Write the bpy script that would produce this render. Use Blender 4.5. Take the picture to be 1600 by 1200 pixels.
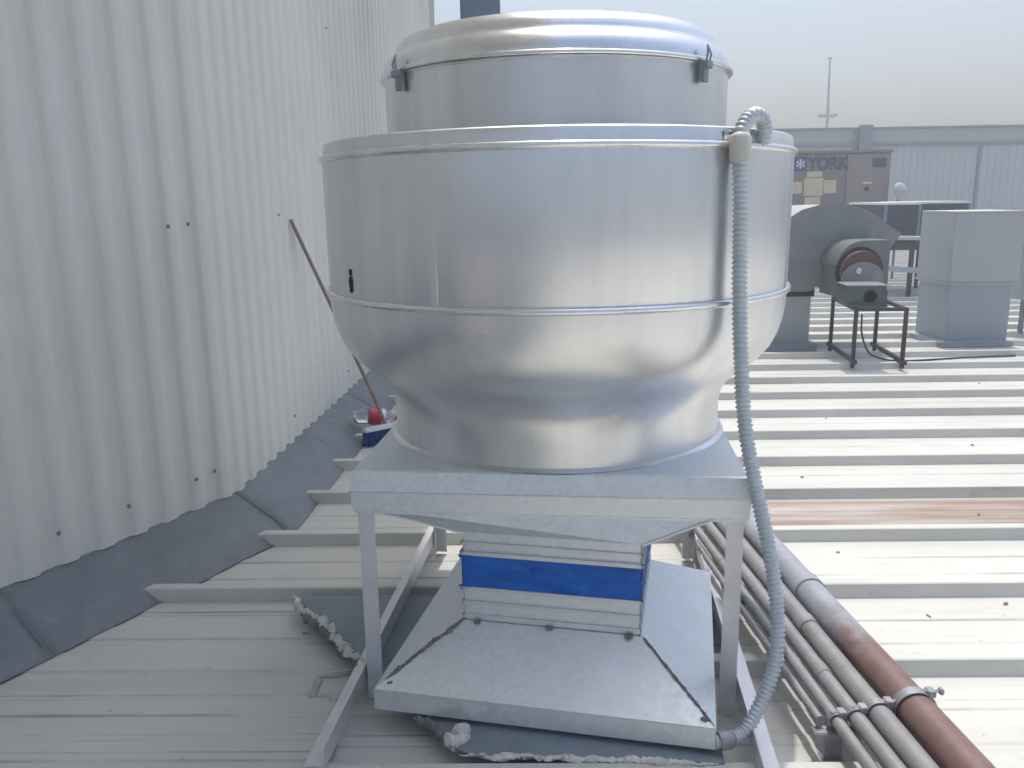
import bpy, bmesh, math, random
from mathutils import Vector, Matrix, noise
for o in list(bpy.data.objects): bpy.data.objects.remove(o)
S = bpy.context.scene
COL = S.collection
rad = math.radians
RND = random.Random(7)

# ------------------------------------------------------------------ camera
cd = bpy.data.cameras.new('camera'); cam = bpy.data.objects.new('camera', cd); COL.objects.link(cam)
cd.sensor_width = 36; cd.lens = 36 * 1290 / 1600; cd.clip_end = 4000; cd.clip_start = .02
p, yw, ro = rad(12.5), rad(1.0), rad(-.9)
f = Vector((-math.sin(yw) * math.cos(p), math.cos(yw) * math.cos(p), -math.sin(p)))
r0 = Vector((math.cos(yw), math.sin(yw), 0)); u0 = r0.cross(f)
r = r0 * math.cos(ro) + u0 * math.sin(ro); u = -r0 * math.sin(ro) + u0 * math.cos(ro)
cam.matrix_world = Matrix(((r.x, u.x, -f.x, 0), (r.y, u.y, -f.y, 0), (r.z, u.z, -f.z, 1.6), (0, 0, 0, 1)))
S.camera = cam

# ------------------------------------------------------------------ sky, sun, exposure
SUN_EL, SUN_AZ = rad(73), rad(8)           # azimuth measured from +Y towards +X
w = bpy.data.worlds.new('World'); S.world = w; w.use_nodes = True
nt = w.node_tree; bg = nt.nodes['Background']
sky = nt.nodes.new('ShaderNodeTexSky'); sky.sky_type = 'NISHITA'; sky.sun_disc = False
sky.sun_elevation = SUN_EL; sky.sun_rotation = SUN_AZ
sky.air_density = 1.5; sky.dust_density = 5.5; sky.ozone_density = 4.5; sky.altitude = 0
nt.links.new(sky.outputs[0], bg.inputs[0]); bg.inputs[1].default_value = .15
sd = bpy.data.lights.new('sun', 'SUN'); sun = bpy.data.objects.new('sun', sd); COL.objects.link(sun)
sd.energy = 2.0; sd.angle = rad(.6); sd.color = (1, .95, .87)
sv = Vector((math.sin(SUN_AZ) * math.cos(SUN_EL), math.cos(SUN_AZ) * math.cos(SUN_EL), math.sin(SUN_EL)))
sun.rotation_euler = sv.to_track_quat('Z', 'Y').to_euler(); sun.location = (3, 10, 20)
S.view_settings.view_transform = 'Standard'; S.view_settings.look = 'None'
S.view_settings.exposure = 0.47; S.view_settings.gamma = 1; S.view_settings.use_curve_mapping = False

# ------------------------------------------------------------------ materials
class NT:
    def __init__(s, name):
        s.m = bpy.data.materials.new(name); s.m.use_nodes = True; s.t = s.m.node_tree
        s.b = s.t.nodes['Principled BSDF']; s.co = s.n('ShaderNodeTexCoord').outputs['Object']
    def n(s, t, **k):
        x = s.t.nodes.new(t)
        for a, v in k.items(): setattr(x, a, v)
        return x
    def l(s, a, b): s.t.links.new(a, b)
    def mapped(s, scale=(1, 1, 1), loc=(0, 0, 0)):
        m = s.n('ShaderNodeMapping'); m.inputs['Scale'].default_value = scale; m.inputs['Location'].default_value = loc
        s.l(s.co, m.inputs[0]); return m.outputs[0]
    def noise(s, sc, det=4, rough=.55, scale=(1, 1, 1), loc=(0, 0, 0)):
        x = s.n('ShaderNodeTexNoise'); x.inputs['Scale'].default_value = sc; x.inputs['Detail'].default_value = det
        x.inputs['Roughness'].default_value = rough; s.l(s.mapped(scale, loc), x.inputs['Vector']); return x.outputs['Fac']
    def ramp(s, fac, stops):
        x = s.n('ShaderNodeValToRGB'); e = x.color_ramp.elements
        while len(e) < len(stops): e.new(.5)
        for q, (pp, c) in zip(e, stops):
            q.position = pp; q.color = (c if len(c) == 4 else (*c, 1)) if isinstance(c, tuple) else (c, c, c, 1)
        s.l(fac, x.inputs[0]); return x.outputs[0]
    def mix(s, fac, a, b, mode='MIX'):
        x = s.n('ShaderNodeMix', data_type='RGBA', blend_type=mode)
        for v, i in ((fac, 0), (a, 6), (b, 7)):
            if hasattr(v, 'links'): s.l(v, x.inputs[i])
            elif i == 0: x.inputs[0].default_value = v
            else: x.inputs[i].default_value = (*v, 1)
        return x.outputs[2]
    def math(s, op, a, b=0.0):
        x = s.n('ShaderNodeMath', operation=op)
        for v, i in ((a, 0), (b, 1)):
            if hasattr(v, 'links'): s.l(v, x.inputs[i])
            else: x.inputs[i].default_value = v
        return x.outputs[0]
    def sep(s, vec=None):
        x = s.n('ShaderNodeSeparateXYZ'); s.l(vec or s.co, x.inputs[0]); return x.outputs
    def bump(s, h, strength=.2, dist=.01):
        x = s.n('ShaderNodeBump'); x.inputs['Strength'].default_value = strength; x.inputs['Distance'].default_value = dist
        s.l(h, x.inputs['Height']); s.l(x.outputs[0], s.b.inputs['Normal'])
    def set(s, **k):
        for a, v in k.items():
            i = s.b.inputs[{'col': 'Base Color', 'rough': 'Roughness', 'metal': 'Metallic', 'spec': 'Specular IOR Level',
                            'aniso': 'Anisotropic', 'trans': 'Transmission Weight', 'alpha': 'Alpha'}[a]]
            if hasattr(v, 'links'): s.l(v, i)
            elif isinstance(v, tuple): i.default_value = (*v, 1)
            else: i.default_value = v
        return s

def paint(name, col, var=.12, rough=.5, metal=0.0, sc=6, dirt=None, dirt_amt=.5, bump=.05):
    """Even paint or sheet metal with mottling, optional dirt patches and fine relief."""
    n = NT(name)
    c2 = tuple(x * (1 - var) for x in col); c1 = tuple(min(1, x * (1 + var)) for x in col)
    c = n.ramp(n.noise(sc, 6, .65), [(.3, c2), (.7, c1)])
    if dirt: c = n.mix(n.ramp(n.noise(sc * .45, 8, .7, loc=(3, 1, 7)), [(.55, 0.0), (.75, dirt_amt)]), c, dirt)
    n.set(col=c, metal=metal, rough=n.ramp(n.noise(sc * 2.3, 4), [(.3, rough * .85), (.7, min(1, rough * 1.2))]))
    if bump: n.bump(n.noise(sc * 9, 4), bump, .004)
    return n.m

def mk_roof(name, rust=False, flat=False):
    n = NT(name); oc = n.co; n.co = n.n('ShaderNodeNewGeometry').outputs['Position']
    c = n.ramp(n.noise(.9, 7, .65), [(.25, (.53, .535, .50)), (.75, (.65, .645, .595))])
    c = n.mix(n.ramp(n.noise(.55, 7, .7, scale=(.7, 1, 1), loc=(4, 1, 0)), [(.48, 0.0), (.72, .5)]), c, (.50, .47, .42))  # dusty areas
    c = n.mix(n.ramp(n.noise(2.4, 8, .72, scale=(.25, 2.2, 1)), [(.5, 0.0), (.78, .45)]), c, (.34, .33, .30))     # long grime streaks
    c = n.mix(n.ramp(n.noise(38, 3, .6, scale=(.55, 1, 1)), [(.66, 0.0), (.74, .45)]), c, (.25, .23, .2))          # specks
    c = n.mix(n.ramp(n.noise(7, 5, .8, scale=(.5, 1.4, 1), loc=(5, 2, 0)), [(.63, 0.0), (.74, .55)]), c, (.26, .24, .22))
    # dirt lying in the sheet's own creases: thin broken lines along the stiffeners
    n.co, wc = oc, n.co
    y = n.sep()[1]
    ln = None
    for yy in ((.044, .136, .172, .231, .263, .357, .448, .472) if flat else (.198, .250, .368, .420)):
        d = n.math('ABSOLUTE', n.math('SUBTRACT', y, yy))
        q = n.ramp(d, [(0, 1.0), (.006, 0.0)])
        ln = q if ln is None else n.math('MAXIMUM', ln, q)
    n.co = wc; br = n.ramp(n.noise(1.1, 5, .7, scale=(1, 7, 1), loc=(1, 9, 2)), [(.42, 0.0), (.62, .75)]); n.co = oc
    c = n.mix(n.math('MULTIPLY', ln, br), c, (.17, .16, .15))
    if rust:
        x = n.sep()[0]
        rf = n.math('MULTIPLY', n.ramp(n.noise(2.2, 6, .6, scale=(.3, 4, 1)), [(.32, .35), (.55, 1.0)]),
                    n.ramp(n.math('ABSOLUTE', n.math('SUBTRACT', y, .34)), [(.0, 1.0), (.15, .95), (.22, 0.0)]))
        rf = n.math('MULTIPLY', rf, n.ramp(n.math('MULTIPLY', x, .1), [(.24, 0.0), (.30, 1.0)]))
        c = n.mix(n.math('MULTIPLY', rf, .95), c, (.27, .175, .135))
    n.set(col=c, rough=.48, spec=.35)
    n.bump(n.noise(3, 5, .6, scale=(.4, 1.5, 1)), .25, .01)
    return n.m

def mk_alu(name, base=(.80, .805, .81), rough=.33):
    n = NT(name)
    c = n.ramp(n.noise(2.2, 5, .6, scale=(1, 1, .6)), [(.3, tuple(x * .93 for x in base)), (.7, tuple(min(1, x * 1.05) for x in base))])
    st = n.ramp(n.noise(3.0, 6, .7, scale=(1.6, 1.6, .12), loc=(2, 7, 1)), [(.42, 0.0), (.70, .60)])        # faint darker vertical streaks
    c = n.mix(st, c, tuple(x * .74 for x in base))
    c = n.mix(n.ramp(n.noise(5, 8, .78, loc=(4, 4, 1)), [(.5, 0.0), (.85, .28)]), c, tuple(x * .74 for x in base))   # grime
    spin = n.noise(1.0, 4, .7, scale=(.4, .4, 190))                                                          # fine spin lines
    rg = n.math('ADD', n.ramp(n.noise(3.5, 6, .65), [(.3, rough * .85), (.75, rough * 1.25)]), n.math('MULTIPLY', n.math('SUBTRACT', spin, .5), .10))
    n.set(col=c, metal=1.0, rough=rg)
    n.bump(n.math('ADD', n.noise(2.0, 2, .45), n.math('MULTIPLY', spin, .015)), .10, .02)
    return n.m

def mk_galv(name, base=(.74, .775, .79), rough=.42, dirt=None):
    n = NT(name)
    v = n.n('ShaderNodeTexVoronoi'); v.inputs['Scale'].default_value = 70; n.l(n.mapped((1, 1, 1)), v.inputs['Vector'])
    g = n.sep(v.outputs['Color'])[0]
    c = n.ramp(g, [(0, tuple(x * .94 for x in base)), (1, tuple(min(1, x * 1.05) for x in base))])
    c = n.mix(n.ramp(n.noise(4, 7, .7), [(.5, 0.0), (.8, .25)]), c, tuple(x * .72 for x in base))
    if dirt: c = n.mix(n.ramp(n.noise(3.1, 8, .75, loc=(2, 5, 1)), [(.55, 0.0), (.72, .5)]), c, dirt)
    n.set(col=c, metal=.6, rough=n.ramp(g, [(0, rough * .85), (1, rough * 1.25)]))
    n.bump(n.noise(2.5, 3, .5), .2, .02)
    return n.m

def mk_film():
    n = NT('blue_plastic_film')
    c = n.ramp(n.noise(7, 4, .6, scale=(1, 1, 2.5)), [(.3, (.003, .085, .38)), (.7, (.006, .15, .58))])
    n.set(col=c, rough=.38, spec=.35)
    n.bump(n.noise(9, 5, .6, scale=(.6, .6, 2.2)), .8, .02)
    return n.m

def mk_wall():
    n = NT('white_cladding_paint')
    c = n.ramp(n.noise(1.1, 6, .6), [(.3, (.72, .71, .655)), (.7, (.80, .785, .72))])
    c = n.mix(n.ramp(n.noise(2, 7, .7, scale=(2.5, 2.5, .3)), [(.5, 0.0), (.8, .3)]), c, (.58, .575, .53))
    n.set(col=c, rough=.45, spec=.4); n.bump(n.noise(2.2, 3), .12, .01)
    return n.m

def mk_flash():
    n = NT('dark_flashing_metal')
    c = n.ramp(n.noise(4, 7, .65), [(.25, (.165, .187, .205)), (.75, (.245, .268, .285))])
    c = n.mix(n.ramp(n.noise(2.3, 6, .7, loc=(8, 3, 2)), [(.63, 0.0), (.72, .5)]), c, (.40, .31, .26))
    c = n.mix(n.ramp(n.noise(9, 6, .8, loc=(1, 6, 2)), [(.55, 0.0), (.8, .4)]), c, (.42, .46, .50))
    n.set(col=c, rough=.6, metal=.1, spec=.3); n.bump(n.noise(5, 7, .65), .45, .012)
    return n.m

def mk_brownpipe():
    n = NT('rust_brown_pipe')
    y = n.math('ADD', n.sep()[1], n.math('MULTIPLY', n.noise(6, 5, .7), .9))
    t = n.ramp(n.math('MULTIPLY', n.math('SUBTRACT', y, -.45), .5), [(.68, 0.0), (.84, 1.0)])
    br = n.ramp(n.noise(14, 6, .7), [(.3, (.15, .09, .08)), (.7, (.23, .145, .125))])
    gr = n.ramp(n.noise(9, 6, .7), [(.3, (.27, .29, .33)), (.7, (.37, .39, .42))])
    n.set(col=n.mix(t, br, gr), rough=.5); n.bump(n.noise(30, 5), .2, .004)
    return n.m

def mk_glass():
    n = NT('clear_plastic'); n.set(col=(.9, .95, .95), rough=.12, trans=.9); return n.m

def mk_haze():
    m = bpy.data.materials.new('pale_air'); m.use_nodes = True; t = m.node_tree
    t.nodes.remove(t.nodes['Principled BSDF'])
    v = t.nodes.new('ShaderNodeVolumePrincipled'); v.inputs['Color'].default_value = (.93, .95, 1, 1)
    v.inputs['Density'].default_value = HAZE; v.inputs['Anisotropy'].default_value = .3
    t.links.new(v.outputs[0], t.nodes['Material Output'].inputs['Volume']); return m
HAZE = .013

M = dict(
    roof=mk_roof('white_roof_sheet'), roof_flat=mk_roof('white_roof_sheet_flat', False, True), roof_rust=mk_roof('white_roof_sheet_rust_stained', True),
    wall=mk_wall(), flash=mk_flash(), alu=mk_alu('spun_aluminium'), alu_lid=mk_alu('spun_aluminium_lid', (.84, .845, .85), .25),
    galv=mk_galv('galvanised_sheet'), galv_old=mk_galv('weathered_galvanised_duct', (.40, .44, .46), .6, (.42, .38, .27)),
    galv_dull=mk_galv('dull_galvanised_duct', (.34, .39, .43), .62),
    angle=paint('silver_steel_angle', (.68, .68, .70), .07, .42, .5, 9, (.45, .43, .41), .4),
    film=mk_film(), sealant=paint('grey_sealant', (.17, .165, .175), .3, .7, 0, 30, (.4, .4, .38), .7, .5),
    leaf=paint('dry_leaf', (.30, .26, .21), .2, .8, 0, 30),
    smear=paint('dried_sealant_film', (.42, .41, .39), .2, .8, 0, 30, (.6, .59, .56), .8),
    sealant_white=paint('white_sealant', (.62, .60, .56), .2, .7, 0, 30, (.3, .28, .25), .5, .5),
    conduit=paint('grey_flexible_conduit', (.52, .57, .60), .08, .4, .4, 12), fitting=paint('cream_conduit_fitting', (.58, .56, .50), .1, .5, 0, 12, (.35, .3, .24)),
    pipe=paint('grey_pipe_paint', (.27, .265, .265), .18, .5, .1, 10, (.20, .16, .14), .5),
    brownpipe=mk_brownpipe(), clamp=paint('clamp_steel', (.33, .33, .35), .2, .45, .5, 25, (.16, .12, .10)),
    black=paint('black_steel_paint', (.028, .026, .032), .3, .5, 0, 14, (.10, .07, .06), .5),
    green=paint('grey_green_machine_paint', (.20, .222, .225), .12, .55, 0, 7, (.22, .21, .18), .4),
    wrapper=paint('pale_scroll_wrapper', (.42, .42, .38), .12, .5, 0, 6, (.25, .25, .23), .4), coil_grey=paint('grey_casing', (.30, .33, .35), .1, .5, 0, 5),
    paper_top=paint('stained_white_sheet', (.58, .57, .52), .12, .6, 0, 9, (.30, .28, .22), .6),
    green_mid=paint('dull_green_machine_paint', (.13, .16, .155), .12, .55, 0, 7, (.2, .2, .17), .4),
    green_dark=paint('dark_green_machine_paint', (.06, .085, .08), .15, .55, 0, 9),
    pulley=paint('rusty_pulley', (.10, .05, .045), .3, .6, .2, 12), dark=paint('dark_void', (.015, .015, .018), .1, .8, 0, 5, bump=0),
    unit=paint('faded_brown_cabinet', (.265, .235, .225), .06, .55, 0, 3, (.20, .18, .18), .4), unit_dark=paint('faded_brown_door', (.215, .195, .20), .06, .55, 0, 3),
    badge=paint('blue_badge', (.03, .055, .22), .1, .4, 0, 9, bump=0), letter=paint('dark_blue_letters', (.055, .06, .12), .08, .5, 0, 9, bump=0),
    paper=paint('yellowed_card', (.58, .51, .37), .1, .8, 0, 5), white=paint('white_plastic', (.72, .72, .70), .06, .45, 0, 9),
    farwall=paint('blue_grey_parapet_cladding', (.42, .465, .485), .06, .5, 0, 1.2, (.32, .36, .38), .5), trim=paint('grey_blue_trim', (.17, .215, .25), .1, .5, 0, 3),
    coil=paint('navy_condenser_coil', (.03, .045, .08), .25, .5, 0, 8), duct_wood=paint('wood_handle', (.27, .20, .165), .15, .6, 0, 15), blue=paint('blue_bristles', (.015, .07, .24), .2, .6, 0, 30),
    red=paint('red_label', (.55, .03, .06), .1, .35, 0, 9, bump=0), clear=mk_glass(), column=paint('blue_grey_column_paint', (.13, .20, .275), .08, .5, 0, 3),
    ground=paint('distant_dusty_ground', (.30, .27, .23), .2, .9, 0, .02), mast=paint('galvanised_mast', (.20, .22, .24), .1, .5, .3, 3),
    membrane=paint('dark_grey_membrane', (.20, .24, .275), .15, .55, 0, 5, (.32, .33, .34), .5), building_roof=paint('pale_roof_metal', (.5, .5, .48), .1, .5, 0, 2),
    timber=paint('weathered_timber_block', (.22, .17, .15), .2, .8, 0, 12), dish=paint('dish_grey', (.40, .43, .45), .08, .5, 0, 4),
    screw=paint('screw_head', (.27, .27, .27), .2, .5, .3, 30), rubber=paint('cable_black', (.03, .03, .035), .2, .5, 0, 10),
)

# ------------------------------------------------------------------ mesh helpers
class MB:
    def __init__(s): s.v = []; s.f = []
    def add(s, vs, fs):
        k = len(s.v); s.v += [tuple(x) for x in vs]; s.f += [tuple(i + k for i in q) for q in fs]; return s
    def box(s, c, d, rot=None):
        x, y, z = (q / 2 for q in d)
        vs = [Vector((a * x, b * y, e * z)) for a in (-1, 1) for b in (-1, 1) for e in (-1, 1)]
        if rot is not None: vs = [rot @ q for q in vs]
        return s.add([q + Vector(c) for q in vs], [(0, 1, 3, 2), (4, 6, 7, 5), (0, 4, 5, 1), (2, 3, 7, 6), (0, 2, 6, 4), (1, 5, 7, 3)])
    def beam(s, a, b, wd, ht=None, up=(0, 0, 1)):
        a, b = Vector(a), Vector(b); z = (b - a); L = z.length; z.normalize()
        up = Vector(up)
        if abs(z.dot(up)) > .98: up = Vector((0, 1, 0))
        x = z.cross(up).normalized(); y = z.cross(x).normalized()
        return s.box((a + b) / 2, (wd, ht or wd, L), Matrix((x, y, z)).transposed())
    def angle(s, a, b, leg, t, dx, dy):
        """steel angle from a to b; legs point along dx and dy (unit vectors)"""
        a, b, dx, dy = Vector(a), Vector(b), Vector(dx), Vector(dy)
        pr = [(0, 0), (leg, 0), (leg, t), (t, t), (t, leg), (0, leg)]
        A = [a + dx * i + dy * j for i, j in pr]; B = [b + dx * i + dy * j for i, j in pr]
        return s.add(A + B, [(k, (k + 1) % 6, 6 + (k + 1) % 6, 6 + k) for k in range(6)] + [(0, 1, 2, 3), (0, 3, 4, 5), (6, 9, 8, 7), (6, 11, 10, 9)])
    def tube(s, pts, rd, n=12, caps=True):
        pts = [Vector(q) for q in pts]; N = len(pts); rs = rd if isinstance(rd, (list, tuple)) else [rd] * N
        t0 = (pts[1] - pts[0]).normalized(); nx = t0.orthogonal().normalized(); vs = []
        for i, q in enumerate(pts):
            t = (pts[min(i + 1, N - 1)] - pts[max(i - 1, 0)]).normalized()
            nx = (nx - t * nx.dot(t)).normalized(); ny = t.cross(nx)
            vs += [q + (nx * math.cos(k * math.tau / n) + ny * math.sin(k * math.tau / n)) * rs[i] for k in range(n)]
        fs = [(i * n + k, i * n + (k + 1) % n, (i + 1) * n + (k + 1) % n, (i + 1) * n + k) for i in range(N - 1) for k in range(n)]
        if caps: fs += [tuple(range(n - 1, -1, -1)), tuple(range((N - 1) * n, N * n))]
        return s.add(vs, fs)
    def lathe(s, prof, n=128, c=(0, 0, 0), close=False, a0=0, a1=math.tau):
        full = abs(a1 - a0 - math.tau) < 1e-6; m = n if full else n + 1; vs = []
        for R, z in prof:
            vs += [(c[0] + R * math.cos(a0 + (a1 - a0) * k / n), c[1] + R * math.sin(a0 + (a1 - a0) * k / n), c[2] + z) for k in range(m)]
        fs = []; P = len(prof)
        for i in range(P if close else P - 1):
            j = (i + 1) % P
            for k in range(n):
                k2 = (k + 1) % m
                fs.append((i * m + k, i * m + k2, j * m + k2, j * m + k))
        return s.add(vs, fs)
    def prism(s, poly, ax, d0, d1):
        """extrude 2-D polygon along axis ax (0,1,2) from d0 to d1"""
        def pt(a, b, d): return {0: (d, a, b), 1: (a, d, b), 2: (a, b, d)}[ax]
        n = len(poly)
        return s.add([pt(a, b, d0) for a, b in poly] + [pt(a, b, d1) for a, b in poly],
                     [tuple(range(n - 1, -1, -1)), tuple(range(n, 2 * n))] + [(k, (k + 1) % n, n + (k + 1) % n, n + k) for k in range(n)])
    def slab(s, q, t):
        """quad sheet q (4 points) thickened by t along its normal"""
        q = [Vector(x) for x in q]; n = (q[1] - q[0]).cross(q[3] - q[0]).normalized() * t
        return s.add(q + [x - n for x in q], [(0, 1, 2, 3), (7, 6, 5, 4)] + [(k, 4 + k, 4 + (k + 1) % 4, (k + 1) % 4) for k in range(4)])
    def mesh(s, name, mat, smooth=None):
        me = bpy.data.meshes.new(name); me.from_pydata(s.v, [], s.f)
        b = bmesh.new(); b.from_mesh(me); bmesh.ops.recalc_face_normals(b, faces=b.faces); b.to_mesh(me); b.free()
        me.materials.append(M[mat] if isinstance(mat, str) else mat)
        if smooth:
            me.shade_smooth(); me.set_sharp_from_angle(angle=rad(smooth))
        return me
    def build(s, name, mat, parent=None, smooth=None, bevel=0, local=False):
        if parent is not None and not local:
            iv = world(parent).inverted(); s.v = [tuple(iv @ Vector(q)) for q in s.v]
        me = s.mesh(name, mat, smooth)
        if bevel:
            b = bmesh.new(); b.from_mesh(me)
            ed = [e for e in b.edges if len(e.link_faces) == 2 and e.calc_face_angle(0) > rad(35)]
            bmesh.ops.bevel(b, geom=ed, offset=bevel, segments=2, affect='EDGES', clamp_overlap=True); b.to_mesh(me); b.free()
        return link(name, me, parent)

def world(o):
    m = Matrix.Translation(o.location) @ o.rotation_euler.to_matrix().to_4x4()
    return world(o.parent) @ m if o.parent else m
def link(name, data, parent=None):
    o = bpy.data.objects.new(name, data); COL.objects.link(o); o.parent = parent; return o
def tag(o, label, cat, group=None):
    o['label'] = label; o['category'] = cat
    if group: o['group'] = group
    return o
def thing(name, label, cat, loc=(0, 0, 0), rz=0, group=None):
    o = bpy.data.objects.new(name, None); COL.objects.link(o); o.empty_display_size = .1
    o.location = loc; o.rotation_euler = (0, 0, rz); return tag(o, label, cat, group)
def smoothpath(pts, n=8):
    P = [Vector(q) for q in pts]; P = [P[0] * 2 - P[1]] + P + [P[-1] * 2 - P[-2]]; out = []
    for i in range(1, len(P) - 2):
        a, b, c, d = P[i - 1:i + 3]
        for k in range(n):
            t = k / n
            out.append(.5 * (2 * b + (c - a) * t + (2 * a - 5 * b + 4 * c - d) * t * t + (3 * b - a - 3 * c + d) * t ** 3))
    return out + [P[-2]]
def resample(pts, step):
    out = [pts[0]]; need = step
    for a, b in zip(pts, pts[1:]):
        L = (b - a).length; q = 0
        while L - q >= need: q += need; out.append(a.lerp(b, q / L)); need = step
        need -= L - q
    return out
def lumpy(a, b, rd, seed, seg=26, n=7, amp=.6):
    """rough torn bead of sealant: a bent tube whose every vertex is pushed about"""
    a, b = Vector(a), Vector(b); seg = max(seg, int((b - a).length / (rd * .32))); n = max(n, 10)
    sd_ = Vector((seed * 1.7, seed * .9, seed * .3)); pts = []; rs = []
    for k in range(seg + 1):
        q = a.lerp(b, k / seg)
        pts.append(q + Vector((noise.noise(q * 17 + sd_), noise.noise(q * 19 - sd_), 0)) * rd * amp * 1.3)
        rs.append(rd * (.55 + .75 * abs(noise.noise(q * 23 + sd_)) + .25 * noise.noise(q * 90 + sd_)) * min(1, .3 + 5 * min(k, seg - k) / seg))
    m = MB().tube(pts, rs, n)
    m.v = [tuple(Vector(v) + noise.noise_vector(Vector(v) * (1.1 / rd) + sd_) * rd * .45 + noise.noise_vector(Vector(v) * (3 / rd)) * rd * .15) for v in m.v]
    return m

# ================================================================== SETTING
g = MB(); g.add([(-75, -75, -7), (75, -75, -7), (75, 75, -7), (-75, 75, -7)], [(0, 1, 2, 3)])
ground = g.build('ground', 'ground'); ground['kind'] = 'structure'

PITCH, RIB0, RX0, RX1 = .569, 2.556, -2.2, 26.0
roof = MB().box(((RX0 + RX1) / 2, 9, -3.53), (RX1 - RX0 - .1, 40, 6.9)).build('roof', 'building_roof'); roof['kind'] = 'structure'
prof = [(-.014, 0), (-.003, .056), (.003, .06), (.043, .06), (.049, .056), (.062, 0), (.194, 0), (.206, .0045), (.242, .0045), (.254, 0),
        (.364, 0), (.376, .0045), (.412, .0045), (.424, 0), (PITCH - .014, 0)]
mb = MB(); L = RX1 - RX0
for x in (0, L): mb.add([(x, a, b) for a, b in prof], [])
np_ = len(prof); mb.f = [(i, i + 1, np_ + i + 1, np_ + i) for i in range(np_ - 1)]
me0 = mb.mesh('roof_panel', 'roof'); me1 = mb.mesh('roof_panel_stained', 'roof_rust')
XS = -.585                                   # left of the stand two sheets are flat, with shallow creases only
def sheet(pr, x0, x1, mat):
    q = MB(); n = len(pr)
    for x in (x0, x1): q.add([(x - RX0, a, b) for a, b in pr], [])
    q.f = [(i, i + 1, n + i + 1, n + i) for i in range(n - 1)]
    return q.mesh('roof_panel', mat)
def creased(ls):
    pr = [(-.014, 0)]; z = 0
    for y in ls:
        z2 = .005 - z; pr += [(y - .004, z), (y + .004, z2)]; z = z2
    return pr + [(PITCH - .016, z), (PITCH - .014, 0)]
flat0 = sheet(creased((.044, .172, .263, .359, .472)), RX0, XS, 'roof_flat'); flat1 = sheet(creased((.136, .231, .357, .448)), RX0, XS, 'roof_flat')
part0 = sheet(prof, XS, RX1, 'roof')
for k in range(-22, 42):
    for me_ in ((part0, flat0) if k == 0 else (part0, flat1) if k == -1 else (me1,) if k == 2 else (me0,)):
        o = link('roof_panel', me_, roof)
        o.location = Vector((RX0, RIB0 + k * PITCH, 0)) - roof.location
        if k == 2: o['label'] = 'roof sheet with a long rusty brown stain'
# far wall of the roof: parapet
farw = thing('parapet_wall', 'long blue grey metal clad wall across the far end of the roof', 'wall', (4, 25, 0))
for k in range(8):
    x0 = 2.28 + (k - 1) * 3.65 + .0
    q = MB().box((x0 + 1.825, 25.1, 1.5), (3.63, .12, 3.0))
    for i_ in range(18): q.box((x0 + .12 + i_ * .2, 25.04, 1.5), (.07, .03, 2.98))
    q.build('wall_panel', 'farwall', farw)
MB().box((14.5, 25.2, 3.23), (30, .2, .46)).build('fascia', 'farwall', farw)
MB().box((14.5, 25.12, 3.485), (30.2, .5, .055)).build('cap_trim', 'trim', farw)
MB().tube([(0, 24.96, 3.0), (29.5, 24.96, 3.0)], .035, 8).build('gutter_pipe', 'trim', farw, 40)
MB().box((9.86, 24.9, 3.1), (.36, .12, .95)).build('downpipe_box', 'trim', farw)
for k in range(1, 8):
    x0 = 2.28 + (k - 1) * 3.65
    MB().box((x0, 25.02, 1.48), (.07, .05, 2.95)).build('seam_cover', 'trim', farw)

# ---------------- clad building on the left: two wall planes meeting at an obtuse corner
K = Vector((-1.455, 3.88, 0)); d1 = Vector((-.458, -.889, 0)).normalized(); d2 = Vector((.036, 1, 0)).normalized()
bld = thing('clad_building', 'pale corrugated metal wall of the taller building on the left', 'building', K)
def corrugate(a, d, L, z0, z1, side, name):
    nrm = Vector((d.y, -d.x, 0)) * side; pitch = .165; m = MB(); pts = []
    s = 0
    while s < L:
        for q, dep in ((0, 0), (.014, 0), (.018, .002), (.036, .016), (.040, .0175), (.088, .0175), (.092, .016), (.110, .002), (.114, 0)):
            if s + q <= L and (not pts or s + q > pts[-1][0]): pts.append((s + q, dep))
        s += pitch
    n = len(pts)
    nz = 6
    for j in range(nz + 1):
        z = z0 + (z1 - z0) * j / nz
        for q, dep in pts:
            pp = a + d * q
            wob = .006 * noise.noise(Vector((pp.x * 2.1, pp.y * 2.1, z * .7)))
            lift = .006 * noise.noise(Vector((pp.x * 9, pp.y * 9, 3))) if j == 0 else 0
            pp = pp + nrm * (dep + wob); m.v.append((pp.x, pp.y, z + lift))
    m.f = [(j * n + i, j * n + i + 1, (j + 1) * n + i + 1, (j + 1) * n + i) for j in range(nz) for i in range(n - 1)]
    return m.build(name, 'wall', bld, 50)
ZW = .2
corrugate(K, d1, 6.2, ZW, 4.9, -1, 'wall_cladding'); corrugate(K, d2, 7.45, ZW, 4.9, 1, 'wall_cladding')
E2 = K + d2 * 7.45; E1 = K + d1 * 6.2
n1 = Vector((-d1.y, d1.x, 0)); n2 = Vector((d2.y, -d2.x, 0))
core = MB().prism([(K.x - .05, K.y), (E2.x - .05, E2.y - .02), (-9, E2.y - .02), (-9, E1.y), (E1.x - .06, E1.y + .02)], 2, -6.9, 4.88)
core.build('inner_wall', 'wall', bld)
ea = [(-.50, 12.2), (-10, 12.2), (-10, -4.5), (.02, -4.5)]
MB().prism(ea, 2, 4.9, 5.02).build('unseen_shade_eave', 'white', bld)  # unseen eave, shaped to shade the left roof; white to bounce light
MB().beam((E2.x + .02, E2.y + .0, ZW), (E2.x + .02, E2.y + .0, 4.9), .1, .03).build('corner_trim', 'wall', bld)
sm = MB().lathe([(0, .007), (.004, .006), (.006, .003), (.006, 0), (.0095, -.001), (.0095, -.003)], 10).mesh('screw', 'screw', 40)
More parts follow.
